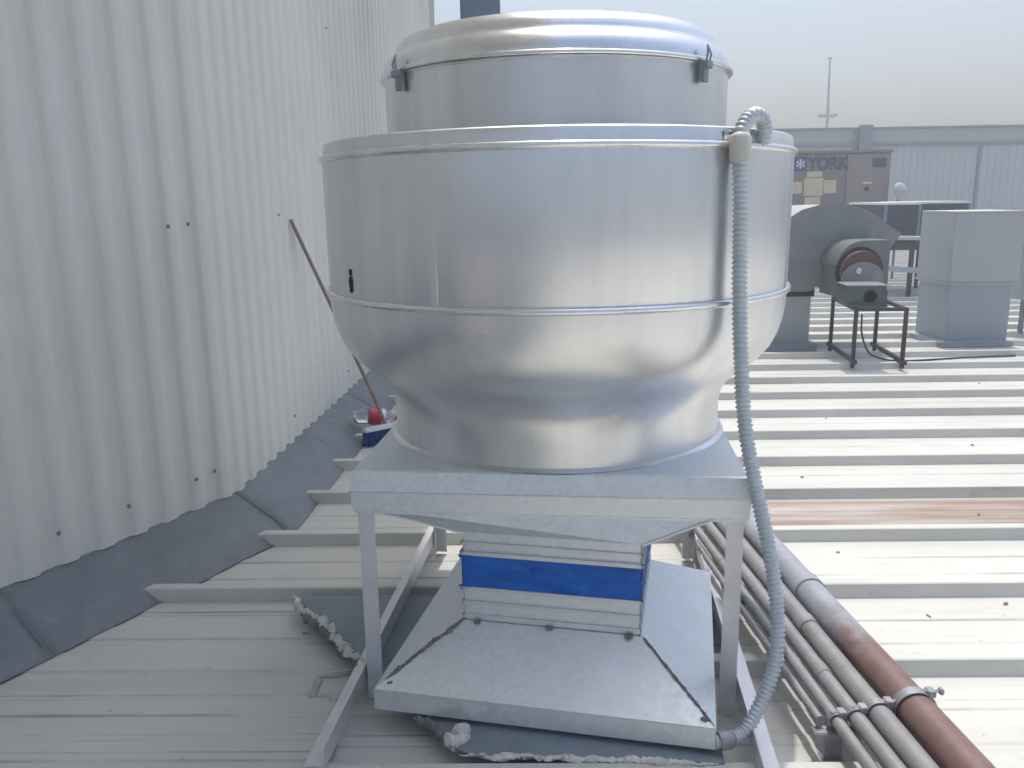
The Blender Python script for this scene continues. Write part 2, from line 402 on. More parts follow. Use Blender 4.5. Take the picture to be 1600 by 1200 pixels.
def screw_on(pos, nrm):
    o = link('screw', sm, bld); o.rotation_euler = Vector(nrm).to_track_quat('Z', 'Y').to_euler(); o.location = Vector(pos) - bld.location
for s_, z in ((.253, 1.514), (.145, 1.521), (.927, .339), (.606, .342), (.24, .35), (.131, .357), (1.25, .34), (1.58, .34), (1.25, 1.51), (1.58, 1.51)):
    screw_on(K + d1 * s_ + n1 * .021 + Vector((0, 0, z)), n1)
for s_, z in ((.917, 1.542), (2.219, 2.79), (.931, .352), (2.265, .353), (3.6, .353), (3.6, 1.54)):
    screw_on(K + d2 * s_ + n2 * .021 + Vector((0, 0, z)), n2)

# ---------------- dark flashing at the wall's foot, pieces lapped at the roof ribs
flash = thing('wall_flashing', 'dark blue grey metal flashing sloping from wall foot onto roof', 'flashing', (K.x, K.y, 0))
def flash_piece(s0, s1, d, nr, lift, seed, mitre=False):
    """s along wall; cross-section from under the cladding down to the pan"""
    cs = [(-.03, .33), (-.028, .215), (.02, .192), (.11, .137), (.205, .079), (.286, .008), (.300, .007)]
    ns = 18; m = MB(); W = len(cs)
    for i in range(ns + 1):
        s = s0 + (s1 - s0) * i / ns
        for j, (o_, z) in enumerate(cs):
            e = K + d * (s - (o_ * .225 + .004 if mitre and i == 0 else 0)) + nr * o_
            q = noise.noise(Vector((e.x * 5, e.y * 5, seed)))
            if j >= 4: e = e + nr * (.012 * q)
            m.v.append((e.x, e.y, z + lift + (.004 * q if 1 < j < 4 else 0)))
    m.f = [(i * W + j, i * W + j + 1, (i + 1) * W + j + 1, (i + 1) * W + j) for i in range(ns) for j in range(W - 1)]
    o = m.build('flashing_sheet', 'flash', flash, 18)
    md = o.modifiers.new('t', 'SOLIDIFY'); md.thickness = .0016
    return o
for k in range(5): flash_piece(k * 1.18, 1.18 + k * 1.18 + .015, d1, n1, .0022 * (k % 2), k, k == 0)
for k in range(7): flash_piece(k * 1.10, 1.10 + k * 1.10 + .015, d2, n2, .0022 * ((k + 1) % 2), 20 + k, k == 0)

# ================================================================== EXHAUST FAN
FX, FY = .108, 2.95
fan = thing('exhaust_fan', 'big shiny aluminium upblast roof exhaust fan with domed lid', 'exhaust fan', (FX, FY, .67), rad(-5))
Z0 = .67
# base plate with folded flange
m = MB(); H = [(.0, .805, .0), ]
ring = lambda h, z: [(-h, -h, z - Z0), (h, -h, z - Z0), (h, h, z - Z0), (-h, h, z - Z0)]
vs = []
for h, z in ((.30, .808), (.588, .801), (.594, .797), (.607, .738), (.604, .731), (.600, .672), (.594, .668), (.594, .66)): vs += ring(h, z)
m.add(vs, [(i * 4 + k, i * 4 + (k + 1) % 4, (i + 1) * 4 + (k + 1) % 4, (i + 1) * 4 + k) for i in range(7) for k in range(4)])
bp = m.build('base_plate', 'galv', fan, local=True)
md = bp.modifiers.new('t', 'SOLIDIFY'); md.thickness = .003; md.offset = -1
def L_(prof): return [(a, b - Z0) for a, b in prof]
def bead(R, z, rr, n=8): return [(R + rr * math.cos(k * math.tau / n), z - Z0 + rr * math.sin(k * math.tau / n)) for k in range(n)]
def polar(a, R, z): return Vector((R * math.sin(a), -R * math.cos(a), z - Z0))      # a = 0 towards the viewer
low = [(.600, .803), (.592, .804), (.581, .812), (.579, .86), (.579, .905), (.582, .94), (.592, .972), (.612, 1.003), (.642, 1.03), (.678, 1.057), (.712, 1.088), (.742, 1.125),
       (.763, 1.168), (.777, 1.215), (.783, 1.26), (.785, 1.305), (.775, 1.305)]
MB().lathe(L_(low), 160).build('lower_bowl', 'alu', fan, 40, local=True)
MB().lathe(bead(.787, 1.312, .011), 160, close=True).build('seam_bead', 'alu_lid', fan, 60, local=True)
wb = [(.778, 1.30), (.784, 1.318), (.785, 1.50), (.785, 1.728), (.781, 1.752), (.780, 1.772), (.776, 1.783), (.768, 1.787), (.76, 1.783), (.757, 1.70), (.757, 1.32)]
WB = MB().lathe(L_(wb), 160).build('windband', 'alu', fan, 40, local=True)
for a in (-22, 70, 160, 250):
    a = rad(a); R3 = Matrix.Rotation(a, 3, 'Z')
    MB().box(polar(a, .7848, 1.52), (.022, .004, .40), R3).build('seam_strip', 'alu', fan, bevel=.001, local=True)
MB().lathe(bead(.785, 1.738, .011), 160, close=True).build('rim_bead', 'alu_lid', fan, 60, local=True)
MB().lathe(L_([(.10, 1.30), (.565, 1.33), (.568, 1.80), (.570, 1.985), (.560, 1.985)]), 160).build('motor_housing', 'alu', fan, 40, local=True)
lid = MB().lathe(L_([(.560, 1.975), (.574, 1.980), (.574, 2.004), (.571, 2.022), (.560, 2.042), (.545, 2.056), (.536, 2.062), (.532, 2.072), (.527, 2.086),
                     (.513, 2.103), (.488, 2.115), (.45, 2.121), (.36, 2.126), (.0001, 2.132)]), 160).build('lid', 'alu_lid', fan, 60, local=True)
MB().lathe(bead(.576, 1.992, .009), 160, close=True).build('lid_rim', 'alu_lid', fan, 60, local=True)
for a in (rad(-55 + 5), rad(46 + 5), rad(140), rad(-135)):
    R3 = Matrix.Rotation(a, 3, 'Z')
    lt = MB().box(polar(a, .584, 1.958), (.026, .016, .058), R3)
    lt.box(polar(a, .594, 1.976), (.03, .02, .02), R3)
    la = lt.build('latch', 'galv_dull', fan, bevel=.002, local=True)
    lp = MB().tube([polar(a - .013, .592, 1.975), polar(a - .016, .600, 2.004), polar(a, .592, 2.030), polar(a + .016, .600, 2.004), polar(a + .013, .592, 1.975)], .0032, 6)
    lp.build('latch_loop', 'clamp', la, 60, local=True)
for z, rr, sq in ((1.398, .006, 1.7), (1.368, .010, 1.9), (1.345, .008, 1.0)):  # dark discs standing in for the shaded openings of drain holes
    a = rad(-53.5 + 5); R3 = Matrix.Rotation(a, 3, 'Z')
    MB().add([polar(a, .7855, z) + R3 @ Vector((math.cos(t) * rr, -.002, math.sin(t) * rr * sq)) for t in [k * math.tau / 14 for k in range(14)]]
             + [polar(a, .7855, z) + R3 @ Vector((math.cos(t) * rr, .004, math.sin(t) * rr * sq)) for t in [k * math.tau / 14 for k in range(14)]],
             [tuple(range(14))] + [(k, (k + 1) % 14, 14 + (k + 1) % 14, 14 + k) for k in range(14)]).build('drain_hole_disc', 'dark', fan, local=True)
rv = MB().lathe([(0, .004), (.004, .003), (.006, 0)], 8).mesh('rivet', 'alu_lid', 50)
# ---------------- the stand
st = thing('support_stand', 'silver steel angle stand carrying the big exhaust fan', 'stand', (FX, FY, 0), rad(-5))
for sx in (-1, 1):
    for sy in (-1, 1):
        MB().angle((sx * .588, sy * .585, .012), (sx * .588, sy * .585, .70), .05, .005, (-sx, 0, 0), (0, -sy, 0)).build('post', 'angle', st, local=True)
    MB().angle((sx * .597, -1.0, .066), (sx * .592, .95, .066), .06, .005, (sx, 0, 0), (0, 0, 1)).build('floor_rail', 'angle', st, local=True)
MB().angle((-.57, .60, .66), (.57, .60, .66), .04, .004, (0, -1, 0), (0, 0, -1)).build('cross_bar', 'angle', st, local=True)

# ---------------- duct: hopper, neck and spreading hood
HX, HY = .123, 2.65
hd = thing('duct_hood', 'galvanised sheet duct hood with blue film band under the fan', 'duct', (HX, HY, .075), rad(-11.5))
hz = lambda z: z - .075
A, B, ZL, ZT, ZN = .508, .282, .152, .287, .588
cor = [(-1, -1), (1, -1), (1, 1), (-1, 1)]
for k in range(4):
    a, b = cor[k], cor[(k + 1) % 4]
    mdx = .004
    pn = MB().slab([(a[0] * A, a[1] * A, hz(ZL)), (b[0] * A, b[1] * A, hz(ZL)), (b[0] * B, b[1] * B, hz(ZT)), (a[0] * B, a[1] * B, hz(ZT))], .002).build('hood_panel', 'galv', hd, local=True)
    MB().slab([(a[0] * (A + .001), a[1] * (A + .001), hz(.085)), (b[0] * (A + .001), b[1] * (A + .001), hz(.085)), (b[0] * (A + .001), b[1] * (A + .001), hz(ZL - .002)), (a[0] * (A + .001), a[1] * (A + .001), hz(ZL - .002))], .002).build('lip', 'galv', pn, local=True)
    # neck: lower sleeve, upper sleeve, flanges
    for z0, z1, hh, nm, mt in ((ZT - .01, .405, B - .004, 'neck_panel', 'galv'), (.508, ZN, B - .004, 'neck_panel', 'galv')):
        MB().slab([(a[0] * hh, a[1] * hh, hz(z0)), (b[0] * hh, b[1] * hh, hz(z0)), (b[0] * hh, b[1] * hh, hz(z1)), (a[0] * hh, a[1] * hh, hz(z1))], .0025).build(nm, mt, hd, local=True)
    nx = Vector((b[1] - a[1], a[0] - b[0], 0)).normalized()
    for z, dz, o_ in ((.345, .010, .007), (.393, .012, .010), (.512, .012, .010), (.546, .010, .007), (.293, .016, .006)):
        hh = B - .004 + o_
        MB().slab([(a[0] * hh, a[1] * hh, hz(z)), (b[0] * hh, b[1] * hh, hz(z)), (b[0] * hh, b[1] * hh, hz(z + dz)), (a[0] * hh, a[1] * hh, hz(z + dz))], o_ - .001).build('flange', 'angle', hd, local=True)
    # blue film: a wrinkled sheet on each side
    m = MB(); nu, nv = 56, 12
    for j in range(nv + 1):
        for i in range(nu + 1):
            t, v = i / nu, j / nv; hh = B - .001
            px, py = (a[0] + (b[0] - a[0]) * t) * hh, (a[1] + (b[1] - a[1]) * t) * hh
            q = .012 * noise.noise(Vector((px * 11 + py * 8 + v * 2.5, py * 4 + k, v * 2.2))) + .006 * noise.noise(Vector((px * 30 - v * 5, py * 30, v * 4)))
            q *= math.sin(math.pi * v) * 1.2 * min(1, t * 8, (1 - t) * 8) ** .5 if 0 < t < 1 else 0
            m.v.append((px + nx.x * (q + .003), py + nx.y * (q + .003), hz(.402 + .112 * v + .003 * math.sin(t * 9 + k) + (.0025 * noise.noise(Vector((t * 23, k, v))) if v in (0, 1) else 0))))
    m.f = [(j * (nu + 1) + i, j * (nu + 1) + i + 1, (j + 1) * (nu + 1) + i + 1, (j + 1) * (nu + 1) + i) for j in range(nv) for i in range(nu)]
    m.build('blue_film', 'film', hd, 60, local=True)
for z in (.405, .508):
    MB().slab([(-B - .006, -B - .006, hz(z - .006)), (-B + .03, -B - .006, hz(z - .006)), (-B + .03, -B - .006, hz(z + .006)), (-B - .012, -B - .006, hz(z + .004))], .004).build('film_tab', 'film', hd, local=True)
# hopper from neck up to the base plate (its top is square with the fan)
Rt = Matrix.Rotation(rad(6.5), 3, 'Z'); off = Matrix.Rotation(rad(11.5), 3, 'Z') @ Vector((FX - HX, FY - HY, 0))
top = [Rt @ Vector((c_[0] * .585, c_[1] * .585, 0)) + off + Vector((0, 0, hz(.675))) for c_ in cor]
top[0] = Vector((-.56, -.36, hz(.675))); top[1] = Vector((.51, -.235, hz(.675)))
bot = [Vector((c_[0] * (B - .001), c_[1] * (B - .001), hz(ZN - .003))) for c_ in cor]
for k in range(4):
    k2 = (k + 1) % 4
    MB().slab([bot[k], bot[k2], top[k2], top[k]], .002).build('hopper_panel', 'galv', hd, local=True)
    MB().beam(bot[k], top[k], .012, .006).build('hopper_seam', 'angle', hd, local=True)
# seams and sealant
lumpy((-A + .03, -A + .03, hz(ZL + .02)), (-B, -B, hz(ZT + .004)), .0085, 3).build('sealant_bead', 'sealant', hd, 50, local=True)
lumpy((A - .004, -A + .004, hz(ZL + .004)), (B + .002, -B - .002, hz(ZT + .004)), .0055, 5, amp=.25).build('sealant_bead', 'sealant', hd, 50, local=True)
for (x, y, z, rr) in ((-.005, -B - .012, ZT + .004, .011), (B - .035, -B - .012, ZT + .003, .012), (-B + .045, -B - .012, ZT + .003, .009), (-A + .045, -A + .02, ZL + .012, .008), (A - .03, -A + .022, ZL + .014, .012)):
    lumpy((x - rr, y, hz(z)), (x + rr, y + .004, hz(z)), rr, x * 50, 6, 8, .4).build('sealant_blob', 'sealant', hd, 50, local=True)

# ---------------- membrane sheet under the hood with sealant round it
pl = [(-.935, 3.035), (-.50, 2.46), (-.235, 2.10), (-.16, 2.055), (.54, 2.02), (.62, 3.035)]
ms = thing('membrane_sheet', 'flat dark grey sheet lying on the roof under the duct hood', 'sheet', (-.1, 2.6, .062))
MB().prism(pl, 2, .0615, .067).build('sheet', 'membrane', ms)
lumpy((-.945, 3.03, .066), (-.505, 2.45, .066), .021, 11, 40, 8, .8).build('sealant_edge', 'sealant_white', ms, 50)
lumpy((-.93, 3.0, .058), (-.50, 2.43, .058), .019, 13, 40, 8, .9).build('sealant_edge', 'sealant', ms, 50)
lumpy((-.40, 2.32, .065), (-.235, 2.11, .066), .017, 17, 22, 8, .8).build('sealant_edge', 'sealant', ms, 50)
lumpy((-.235, 2.085, .07), (-.215, 2.175, .07), .027, 19, 16, 9, .9).build('sealant_edge', 'sealant_white', ms, 50)
lumpy((-.2, 2.06, .064), (.52, 2.02, .064), .011, 23, 40, 7, .8).build('sealant_edge', 'sealant_white', ms, 50)

# ---------------- flexible conduit from windband to the hood foot
cond = thing('flexible_conduit', 'grey corrugated flexible conduit hanging down beside the fan', 'conduit', (.62, 2.2, .07))
raw = [(.665, 2.40, 1.75), (.664, 2.38, 1.785), (.648, 2.36, 1.812), (.617, 2.335, 1.815), (.588, 2.31, 1.785), (.576, 2.295, 1.745), (.575, 2.285, 1.70), (.582, 2.28, 1.60), (.590, 2.28, 1.35),
       (.603, 2.28, 1.15), (.622, 2.275, .96), (.658, 2.255, .775), (.695, 2.235, .61), (.716, 2.20, .45), (.712, 2.165, .31), (.676, 2.135, .205), (.615, 2.095, .118), (.560, 2.068, .105), (.515, 2.058, .105)]
path = resample(smoothpath(raw, 10), .0035)
MB().tube(path, [.0195 + (.0022 if (i % 4) < 2 else -.0022) for i in range(len(path))], 14).build('hose', 'conduit', cond, 70)
MB().tube([(.577, 2.289, 1.765), (.577, 2.288, 1.758), (.5755, 2.286, 1.755), (.5755, 2.283, 1.70), (.577, 2.283, 1.695)], [.022, .027, .030, .0285, .022], 18).build('fitting', 'fitting', cond, 40)
MB().tube([(.545, 2.32, 1.735), (.585, 2.285, 1.735)], .012, 10).build('elbow_box', 'clamp', cond, 40)
MB().tube([(.575, 2.080, .108), (.562, 2.070, .106), (.560, 2.068, .1055), (.530, 2.060, .105)], [.021, .0255, .027, .0265], 14).build('gland', 'clamp', cond, 40)
MB().box((.535, 2.318, 1.76), (.05, .03, .035), Matrix.Rotation(.8, 3, 'Z')).build('bracket', 'trim', cond, bevel=.004)

# ================================================================== PIPES BESIDE THE STAND
def pipe(name, label, x0, z, rd, mat, y0=.9, y1=7.6, joints=(), slope=-.077):
    t = thing(name, label, 'pipe', (x0, 1.93, 0), 0, 'pipes running along the roof beside the stand')
    pt = lambda y: Vector((x0 + (y - 1.93) * slope, y, z))
    ys = [y0 + (y1 - y0) * k / 24 for k in range(25)]
    MB().tube([pt(y) + Vector((.003 * noise.noise(Vector((y * 2, x0 * 9, 0))), 0, 0)) for y in ys], rd, 20).build('pipe_run', mat, t, 40)
    for y in joints: MB().tube([pt(y - .03), pt(y - .028), pt(y + .028), pt(y + .03)], [rd * 1.02, rd * 1.12, rd * 1.12, rd * 1.02], 20).build('coupling', mat, t, 40)
    return pt
ZP = .16
P0 = pipe('steam_pipe', 'thick rusty brown pipe, outermost of the pipes beside the stand', 1.112, ZP + .005, .054, 'brownpipe', joints=(2.86, 5.1))
P1 = pipe('roof_pipe', 'grey pipe lying next to the thick brown pipe', 1.012, ZP - .008, .033, 'pipe', joints=(2.62, 4.4))
P2 = pipe('roof_pipe', 'slimmer grey pipe, second inward from the brown pipe', .948, ZP - .02, .024, 'pipe', joints=(2.35, 3.9))
P3 = pipe('roof_pipe', 'thin grey pipe between the slimmer grey pipe and the thinnest one', .893, ZP - .03, .018, 'pipe', joints=(3.2,))
P4 = pipe('roof_pipe', 'thinnest grey pipe nearest the steel stand', .850, ZP - .036, .012, 'pipe', y0=2.13, joints=(2.9,))
for yc, lb in ((2.12, 'steel channel with clamps holding the pipes, near the bottom corner'), (4.0, 'steel channel with clamps holding the pipes behind the stand')):
    sp = thing('pipe_support', lb, 'bracket', (1.0, yc, .0), 0, 'pipe supports')
    ox = (yc - 1.93) * -.077
    MB().beam((.83 + ox, yc, .088), (1.23 + ox, yc, .088), .04, .022).build('channel', 'clamp', sp, bevel=.003)
    for fx in (.89, 1.17): MB().box((fx + ox, yc, .038), (.05, .012, .078)).box((fx + ox, yc, .004), (.06, .06, .006)).build('foot', 'clamp', sp)
    for PT, rd in ((P0, .054), (P1, .033), (P2, .024), (P3, .018)):
        c_ = PT(yc); m = MB()
        arc = [(rd + .003) for k in range(1)]
        ring_ = [c_ + Vector((math.cos(t) * (rd + .004), 0, math.sin(t) * (rd + .004))) for t in [rad(-35 + 250 * k / 18) for k in range(19)]]
        wv = .016 if rd > .04 else .011
        for q_ in ring_:
            o_ = (q_ - c_).normalized() * .003
            m.v += [tuple(q_ + Vector((0, -wv, 0))), tuple(q_ + Vector((0, wv, 0))), tuple(q_ + o_ + Vector((0, wv, 0))), tuple(q_ + o_ + Vector((0, -wv, 0)))]
        m.f = [(i * 4 + k, i * 4 + (k + 1) % 4, i * 4 + 4 + (k + 1) % 4, i * 4 + 4 + k) for i in range(18) for k in range(4)] + [(0, 3, 2, 1), (72, 73, 74, 75)]
        st_ = m.build('strap', 'clamp', sp, 40)
        bx = c_ + Vector((rd * .78, 0, rd * .85 + .006))
        MB().box(bx, (.022, .03, .02)).tube([bx + Vector((-.03, 0, .004)), bx + Vector((.035, 0, .004))], .005, 8).box(bx + Vector((.03, 0, .004)), (.012, .018, .018)).build('bolt', 'clamp', st_, bevel=.002)
pb = thing('pipe_block', 'brown timber block beneath the pipes behind the rear post', 'block', (.72, 4.0, 0))
MB().box((.735, 4.12, .06), (.09, .11, .12)).build('block', 'timber', pb, bevel=.006)
MB().box((.665, 4.3, .03), (.09, .05, .04)).build('plate', 'badge', pb, bevel=.004)
wn = thing('loose_valve', 'small dark valve lying on the roof by the right post', 'valve', (.82, 3.05, 0))
MB().tube([(.80, 3.05, .018), (.86, 3.03, .018)], .014, 10).tube([(.83, 3.04, .02), (.83, 3.04, .06)], .008, 8).build('valve_body', 'green_dark', wn, 40)
MB().tube([(.805, 3.045, .062), (.855, 3.035, .062)], .006, 8).build('valve_handle', 'clamp', wn, 40)

# small dry debris on the sheets
def flake(sd_):
    q = random.Random(sd_); n = 7
    top_ = [Vector((math.cos(k * math.tau / n) * q.uniform(.5, 1.0) * .016, math.sin(k * math.tau / n) * q.uniform(.3, .7) * .011, q.uniform(.004, .010))) for k in range(n)]
    m = MB().add(top_ + [t_ * .9 - Vector((0, 0, .004)) for t_ in top_], [tuple(range(n)), tuple(range(2 * n - 1, n - 1, -1))] + [(k, (k + 1) % n, n + (k + 1) % n, n + k) for k in range(n)])
    return m.mesh('leaf_fragment', 'leaf')
fl = [flake(k) for k in range(4)]
for k, (x, y) in enumerate(((1.75, 2.42), (1.95, 2.30), (1.62, 2.34), (1.55, 2.95), (1.9, 3.05), (1.42, 3.55), (2.3, 4.0), (2.9, 5.2), (2.2, 5.9), (1.6, 4.6), (2.15, 2.75), (-.85, 2.85), (-.62, 3.85), (3.9, 7.0))):
    o = link('leaf_fragment', fl[k % 4]); o.location = (x, y, .001); o.rotation_euler = (0, 0, k * 1.7); o.scale = (1, 1, 1)
    tag(o, 'tiny dry leaf fragment lying on the white roof sheets', 'debris', 'dry fragments scattered on the roof')
sm_ = thing('sealant_smear', 'old smeared grey sealant outline on the roof by the left post', 'sealant', (-.65, 2.48, 0))
for i_, (a_, b_) in enumerate((((-.735, 2.57, .002), (-.72, 2.43, .002)), ((-.725, 2.435, .002), (-.57, 2.40, .002)), ((-.73, 2.56, .002), (-.62, 2.585, .002)))):
    q = lumpy(a_, b_, .017, 40 + i_, 14, 8, .5); q.v = [(x, y, .004 + (z - .002) * .08) for x, y, z in q.v]; q.build('smear_strip', 'smear', sm_, 50)

# ================================================================== BROOM AND BOTTLE BY THE WALL
br = thing('broom', 'broom with long brown handle leaning on the corrugated wall', 'broom', (-.99, 5.36, .0))
MB().tube([(-.965, 5.43, .13), (-1.02, 5.36, .34), (-1.398, 5.02, 1.51)], [.013, .012, .011], 10).build('handle', 'duct_wood', br, 40)
Rb = Matrix.Rotation(rad(38), 3, 'Z') @ Matrix.Rotation(rad(-14), 3, 'X')
MB().box((-.985, 5.39, .115), (.27, .06, .035), Rb).build('head', 'white', br, bevel=.008)
m = MB()
for i in range(22):
    for j in range(4):
        b_ = Vector((-.985, 5.39, .10)) + Rb @ Vector((-.125 + .25 * i / 21, -.022 + .044 * j / 3, 0))
        m.beam(b_, b_ + Vector((RND.uniform(-.012, .012), RND.uniform(-.012, .012) - .01, -.095)), .007)
bs = m.build('bristles', 'blue', br); bs['kind'] = 'stuff'
bt = thing('plastic_bottle', 'clear plastic bottle with red label lying on the flashing', 'bottle', (-1.05, 5.56, .1))
ax = Vector((.93, .30, -.16)).normalized(); o0 = Vector((-1.19, 5.50, .175))
def bpts(lst): return [o0 + ax * s for s, _ in lst], [rr for _, rr in lst]
MB().tube(*bpts([(0, .035), (.006, .05), (.03, .058), (.10, .056), (.105, .058), (.19, .058), (.215, .055), (.25, .038), (.275, .018), (.285, .015)]), 20).build('bottle_body', 'clear', bt, 50)
MB().tube(*bpts([(.108, .0592), (.186, .0592)]), 20, False).build('label_band', 'red', bt, 50)
MB().tube(*bpts([(.186, .0595), (.212, .057)]), 20, False).build('label_edge', 'white', bt, 50)
MB().tube(*bpts([(.283, .018), (.305, .018)]), 14).build('cap', 'red', bt, 50)

# ================================================================== ROOF EQUIPMENT ON THE RIGHT
# centrifugal blower
bl = thing('centrifugal_blower', 'grey green centrifugal blower with rounded scroll housing', 'blower', (3.1, 9.0, 0), rad(3))
bm = Matrix.Translation((3.1, 9.0, 0)) @ Matrix.Rotation(rad(-6), 4, 'Z')
cx, cz = -.02, 1.0
poly = []
for k in range(33):
    a = rad(-100 + 255 * (1 - k / 32))                   # from upper left sweep clockwise
    R_ = .50 + .06 * k / 32
    poly.append((cx + 1.12 * R_ * math.cos(a), cz + R_ * .93 * math.sin(a)))
sc = [(-.66, .64), (-.64, .80), (-.60, 1.05), (-.54, 1.22), (-.42, 1.37), (-.28, 1.46), (-.10, 1.505), (.08, 1.51), (.24, 1.49), (.40, 1.44), (.52, 1.37), (.62, 1.29), (.76, 1.21), (.66, 1.07), (.50, 1.0), (.42, .84),
      (.28, .70), (.10, .63), (-.04, .66), (-.08, .70), (-.12, .66), (-.16, .64)]
MB().prism(sc, 1, -.335, .42).build('scroll_wrapper', 'wrapper', bl, 30, bevel=.006, local=True)
MB().prism([(x * 1.012, (z - 1.05) * 1.02 + 1.05) for x, z in sc], 1, -.352, -.336).build('side_plate', 'green', bl, 30, local=True)
dz = MB().box((-.40, -.03, .62), (.60, .62, .08)); dz.build('outlet_flange', 'dark', bl, local=True)
MB().box((-.40, -.03, .31), (.55, .58, .56)).build('discharge_duct', 'galv_old', bl, local=True)
MB().box((-.40, -.03, .04), (.68, .72, .10)).build('curb', 'galv_dull', bl, local=True)
arch = [(-.05, .62), (-.05, .95)] + [(.19 + .26 * math.cos(rad(180 - 9 * k)), .92 + .25 * math.sin(rad(180 - 9 * k))) for k in range(11)] + [(.45, 1.17), (.45, .62)]
MB().prism(arch, 1, -.78, -.34).build('bearing_hood', 'green_mid', bl, 30, bevel=.006, local=True)
pr_ = MB().lathe([(.0001, 0), (.235, 0), (.24, .004), (.235, .012), (.0001, .012)], 40); pr_.v = [(.15 + x, -.782 - z, .87 + y) for x, y, z in pr_.v]; pr_.build('recess_shade_disc', 'dark', bl, 40, local=True)  # dark disc painted for the shade inside the bearing hood
pm = MB().lathe([(.0001, 0), (.20, 0), (.205, .008), (.205, .05), (.20, .058), (.0001, .058)], 40)
pm.v = [(.15 + x, -.79 - z, .87 + y) for x, y, z in pm.v]; pu = pm.build('pulley', 'pulley', bl, 40, local=True)
gp = MB().lathe([(.02, 0), (.195, 0), (.20, .012), (.02, .012)], 40)
half = [(.15 + .21 * math.cos(rad(t)), .80 + .17 * math.sin(rad(t))) for t in range(0, 181, 10)] + [(-.06, .66), (.36, .66)]
MB().prism(half, 1, -.875, -.862).build('belt_guard', 'green', bl, 40, local=True)
hl = MB().lathe([(.0001, 0), (.026, 0), (.026, .006), (.0001, .006)], 14); hl.v = [(.105 + x, -.877 - z, .885 + y * 1.2) for x, y, z in hl.v]; hl.build('plate_hole_disc', 'white', bl, 40, local=True)  # white disc standing in for the small hole in the guard plate
# motor stand: black frame with a green box on it
ms_ = thing('motor_stand', 'black welded steel stand under the blower motor', 'stand', (3.36, 8.1, 0), rad(-7))
lw = .032; zt = .555
xs, yk = (-.235, .205), (-.47, .42)
for x in xs:
    for y in yk: MB().beam((x, y, 0.02), (x, y, zt), lw).build('leg', 'black', ms_, local=True)
    MB().beam((x, yk[0] - .09, .085), (x, yk[1] + .10, .085), lw * 1.02, lw * 1.1).build('skid', 'black', ms_, local=True)
    MB().beam((x, yk[0] - .016, zt + .016), (x, yk[1] + .016, zt + .016), lw * 1.02).build('top_rail', 'black', ms_, local=True)
for y in yk: MB().beam((xs[0], y, zt + .0175), (xs[1], y, zt + .0175), lw).build('cross_rail', 'black', ms_, local=True)
mt = thing('motor_box', 'dark green bearing box with round hole on the black stand', 'motor', (3.18, 7.85, .59), rad(-6))
m = MB(); n = 24; hc = (.035, .095); R_ = .062; W, Hh = .185, .19
outer = []
for k in range(n):
    t = k * math.tau / n; c_, s_ = math.cos(t), math.sin(t); q_ = min(W / abs(c_) if abs(c_) > 1e-6 else 9, (Hh / 2) / abs(s_) if abs(s_) > 1e-6 else 9)
    outer.append((c_ * q_, s_ * q_ + Hh / 2))
inner = [(hc[0] + R_ * math.cos(k * math.tau / n), hc[1] + R_ * math.sin(k * math.tau / n)) for k in range(n)]
for pts_, y in ((outer, -.16), (inner, -.16), (inner, .12), (outer, .16)): m.v += [(a, y, b) for a, b in pts_]
m.f = [(j * n + k, j * n + (k + 1) % n, (j + 1) * n + (k + 1) % n, (j + 1) * n + k) for j in range(3) for k in range(n)] + [(3 * n + k, 3 * n + (k + 1) % n, (k + 1) % n, k) for k in range(n)] + [tuple(range(2 * n, 3 * n))]
m.build('box_body', 'green_dark', mt, local=True)
MB().box((0, 0, Hh + .006), (2 * W + .012, .34, .008)).build('top_plate', 'green', mt, local=True)
MB().box((.02, -.175, .012), (.33, .03, .024)).build('mounting_foot', 'green_dark', mt, local=True)
cb = MB().tube(smoothpath([(3.13, 7.68, .52), (3.16, 7.72, .33), (3.27, 7.8, .14), (3.45, 7.9, .055), (3.72, 8.0, .012), (4.3, 8.1, .015), (4.9, 8.2, .012)], 8), .009, 8).build('cable', 'rubber', None, 60)
tag(cb, 'black cable hanging from the motor stand onto the roof', 'cable')

# tall galvanised duct box
dk = thing('duct_stack', 'tall weathered galvanised square duct box with a seam halfway', 'duct', (4.80, 9.15, 0), rad(1))
MB().box((.02, 0, .33), (.66, .66, .66)).build('lower_section', 'galv_dull', dk, bevel=.004, local=True)
MB().box((.03, 0, 1.045), (.73, .72, .73)).build('upper_section', 'galv_old', dk, bevel=.004, local=True)
MB().box((.03, 0, .672), (.76, .75, .022)).build('seam_flange', 'galv_old', dk, bevel=.003, local=True)
MB().box((.03, 0, 1.418), (.736, .726, .014)).build('top_sheet', 'paper_top', dk, bevel=.003, local=True)
MB().box((0, 0, .03), (.78, .80, .05)).build('base_flashing', 'galv_dull', dk, bevel=.003, local=True)
d2k = thing('duct_branch', 'plain grey duct partly hidden behind the duct box at the picture edge', 'duct', (5.85, 9.6, 0), rad(1))
MB().box((0, 0, .8), (.55, .5, .75)).build('duct_body', 'galv_old', d2k, bevel=.004, local=True)
for x in (-.22, .22):
    for y in (-.2, .2): MB().box((x, y, .22), (.04, .04, .44)).build('leg', 'trim', d2k, local=True)

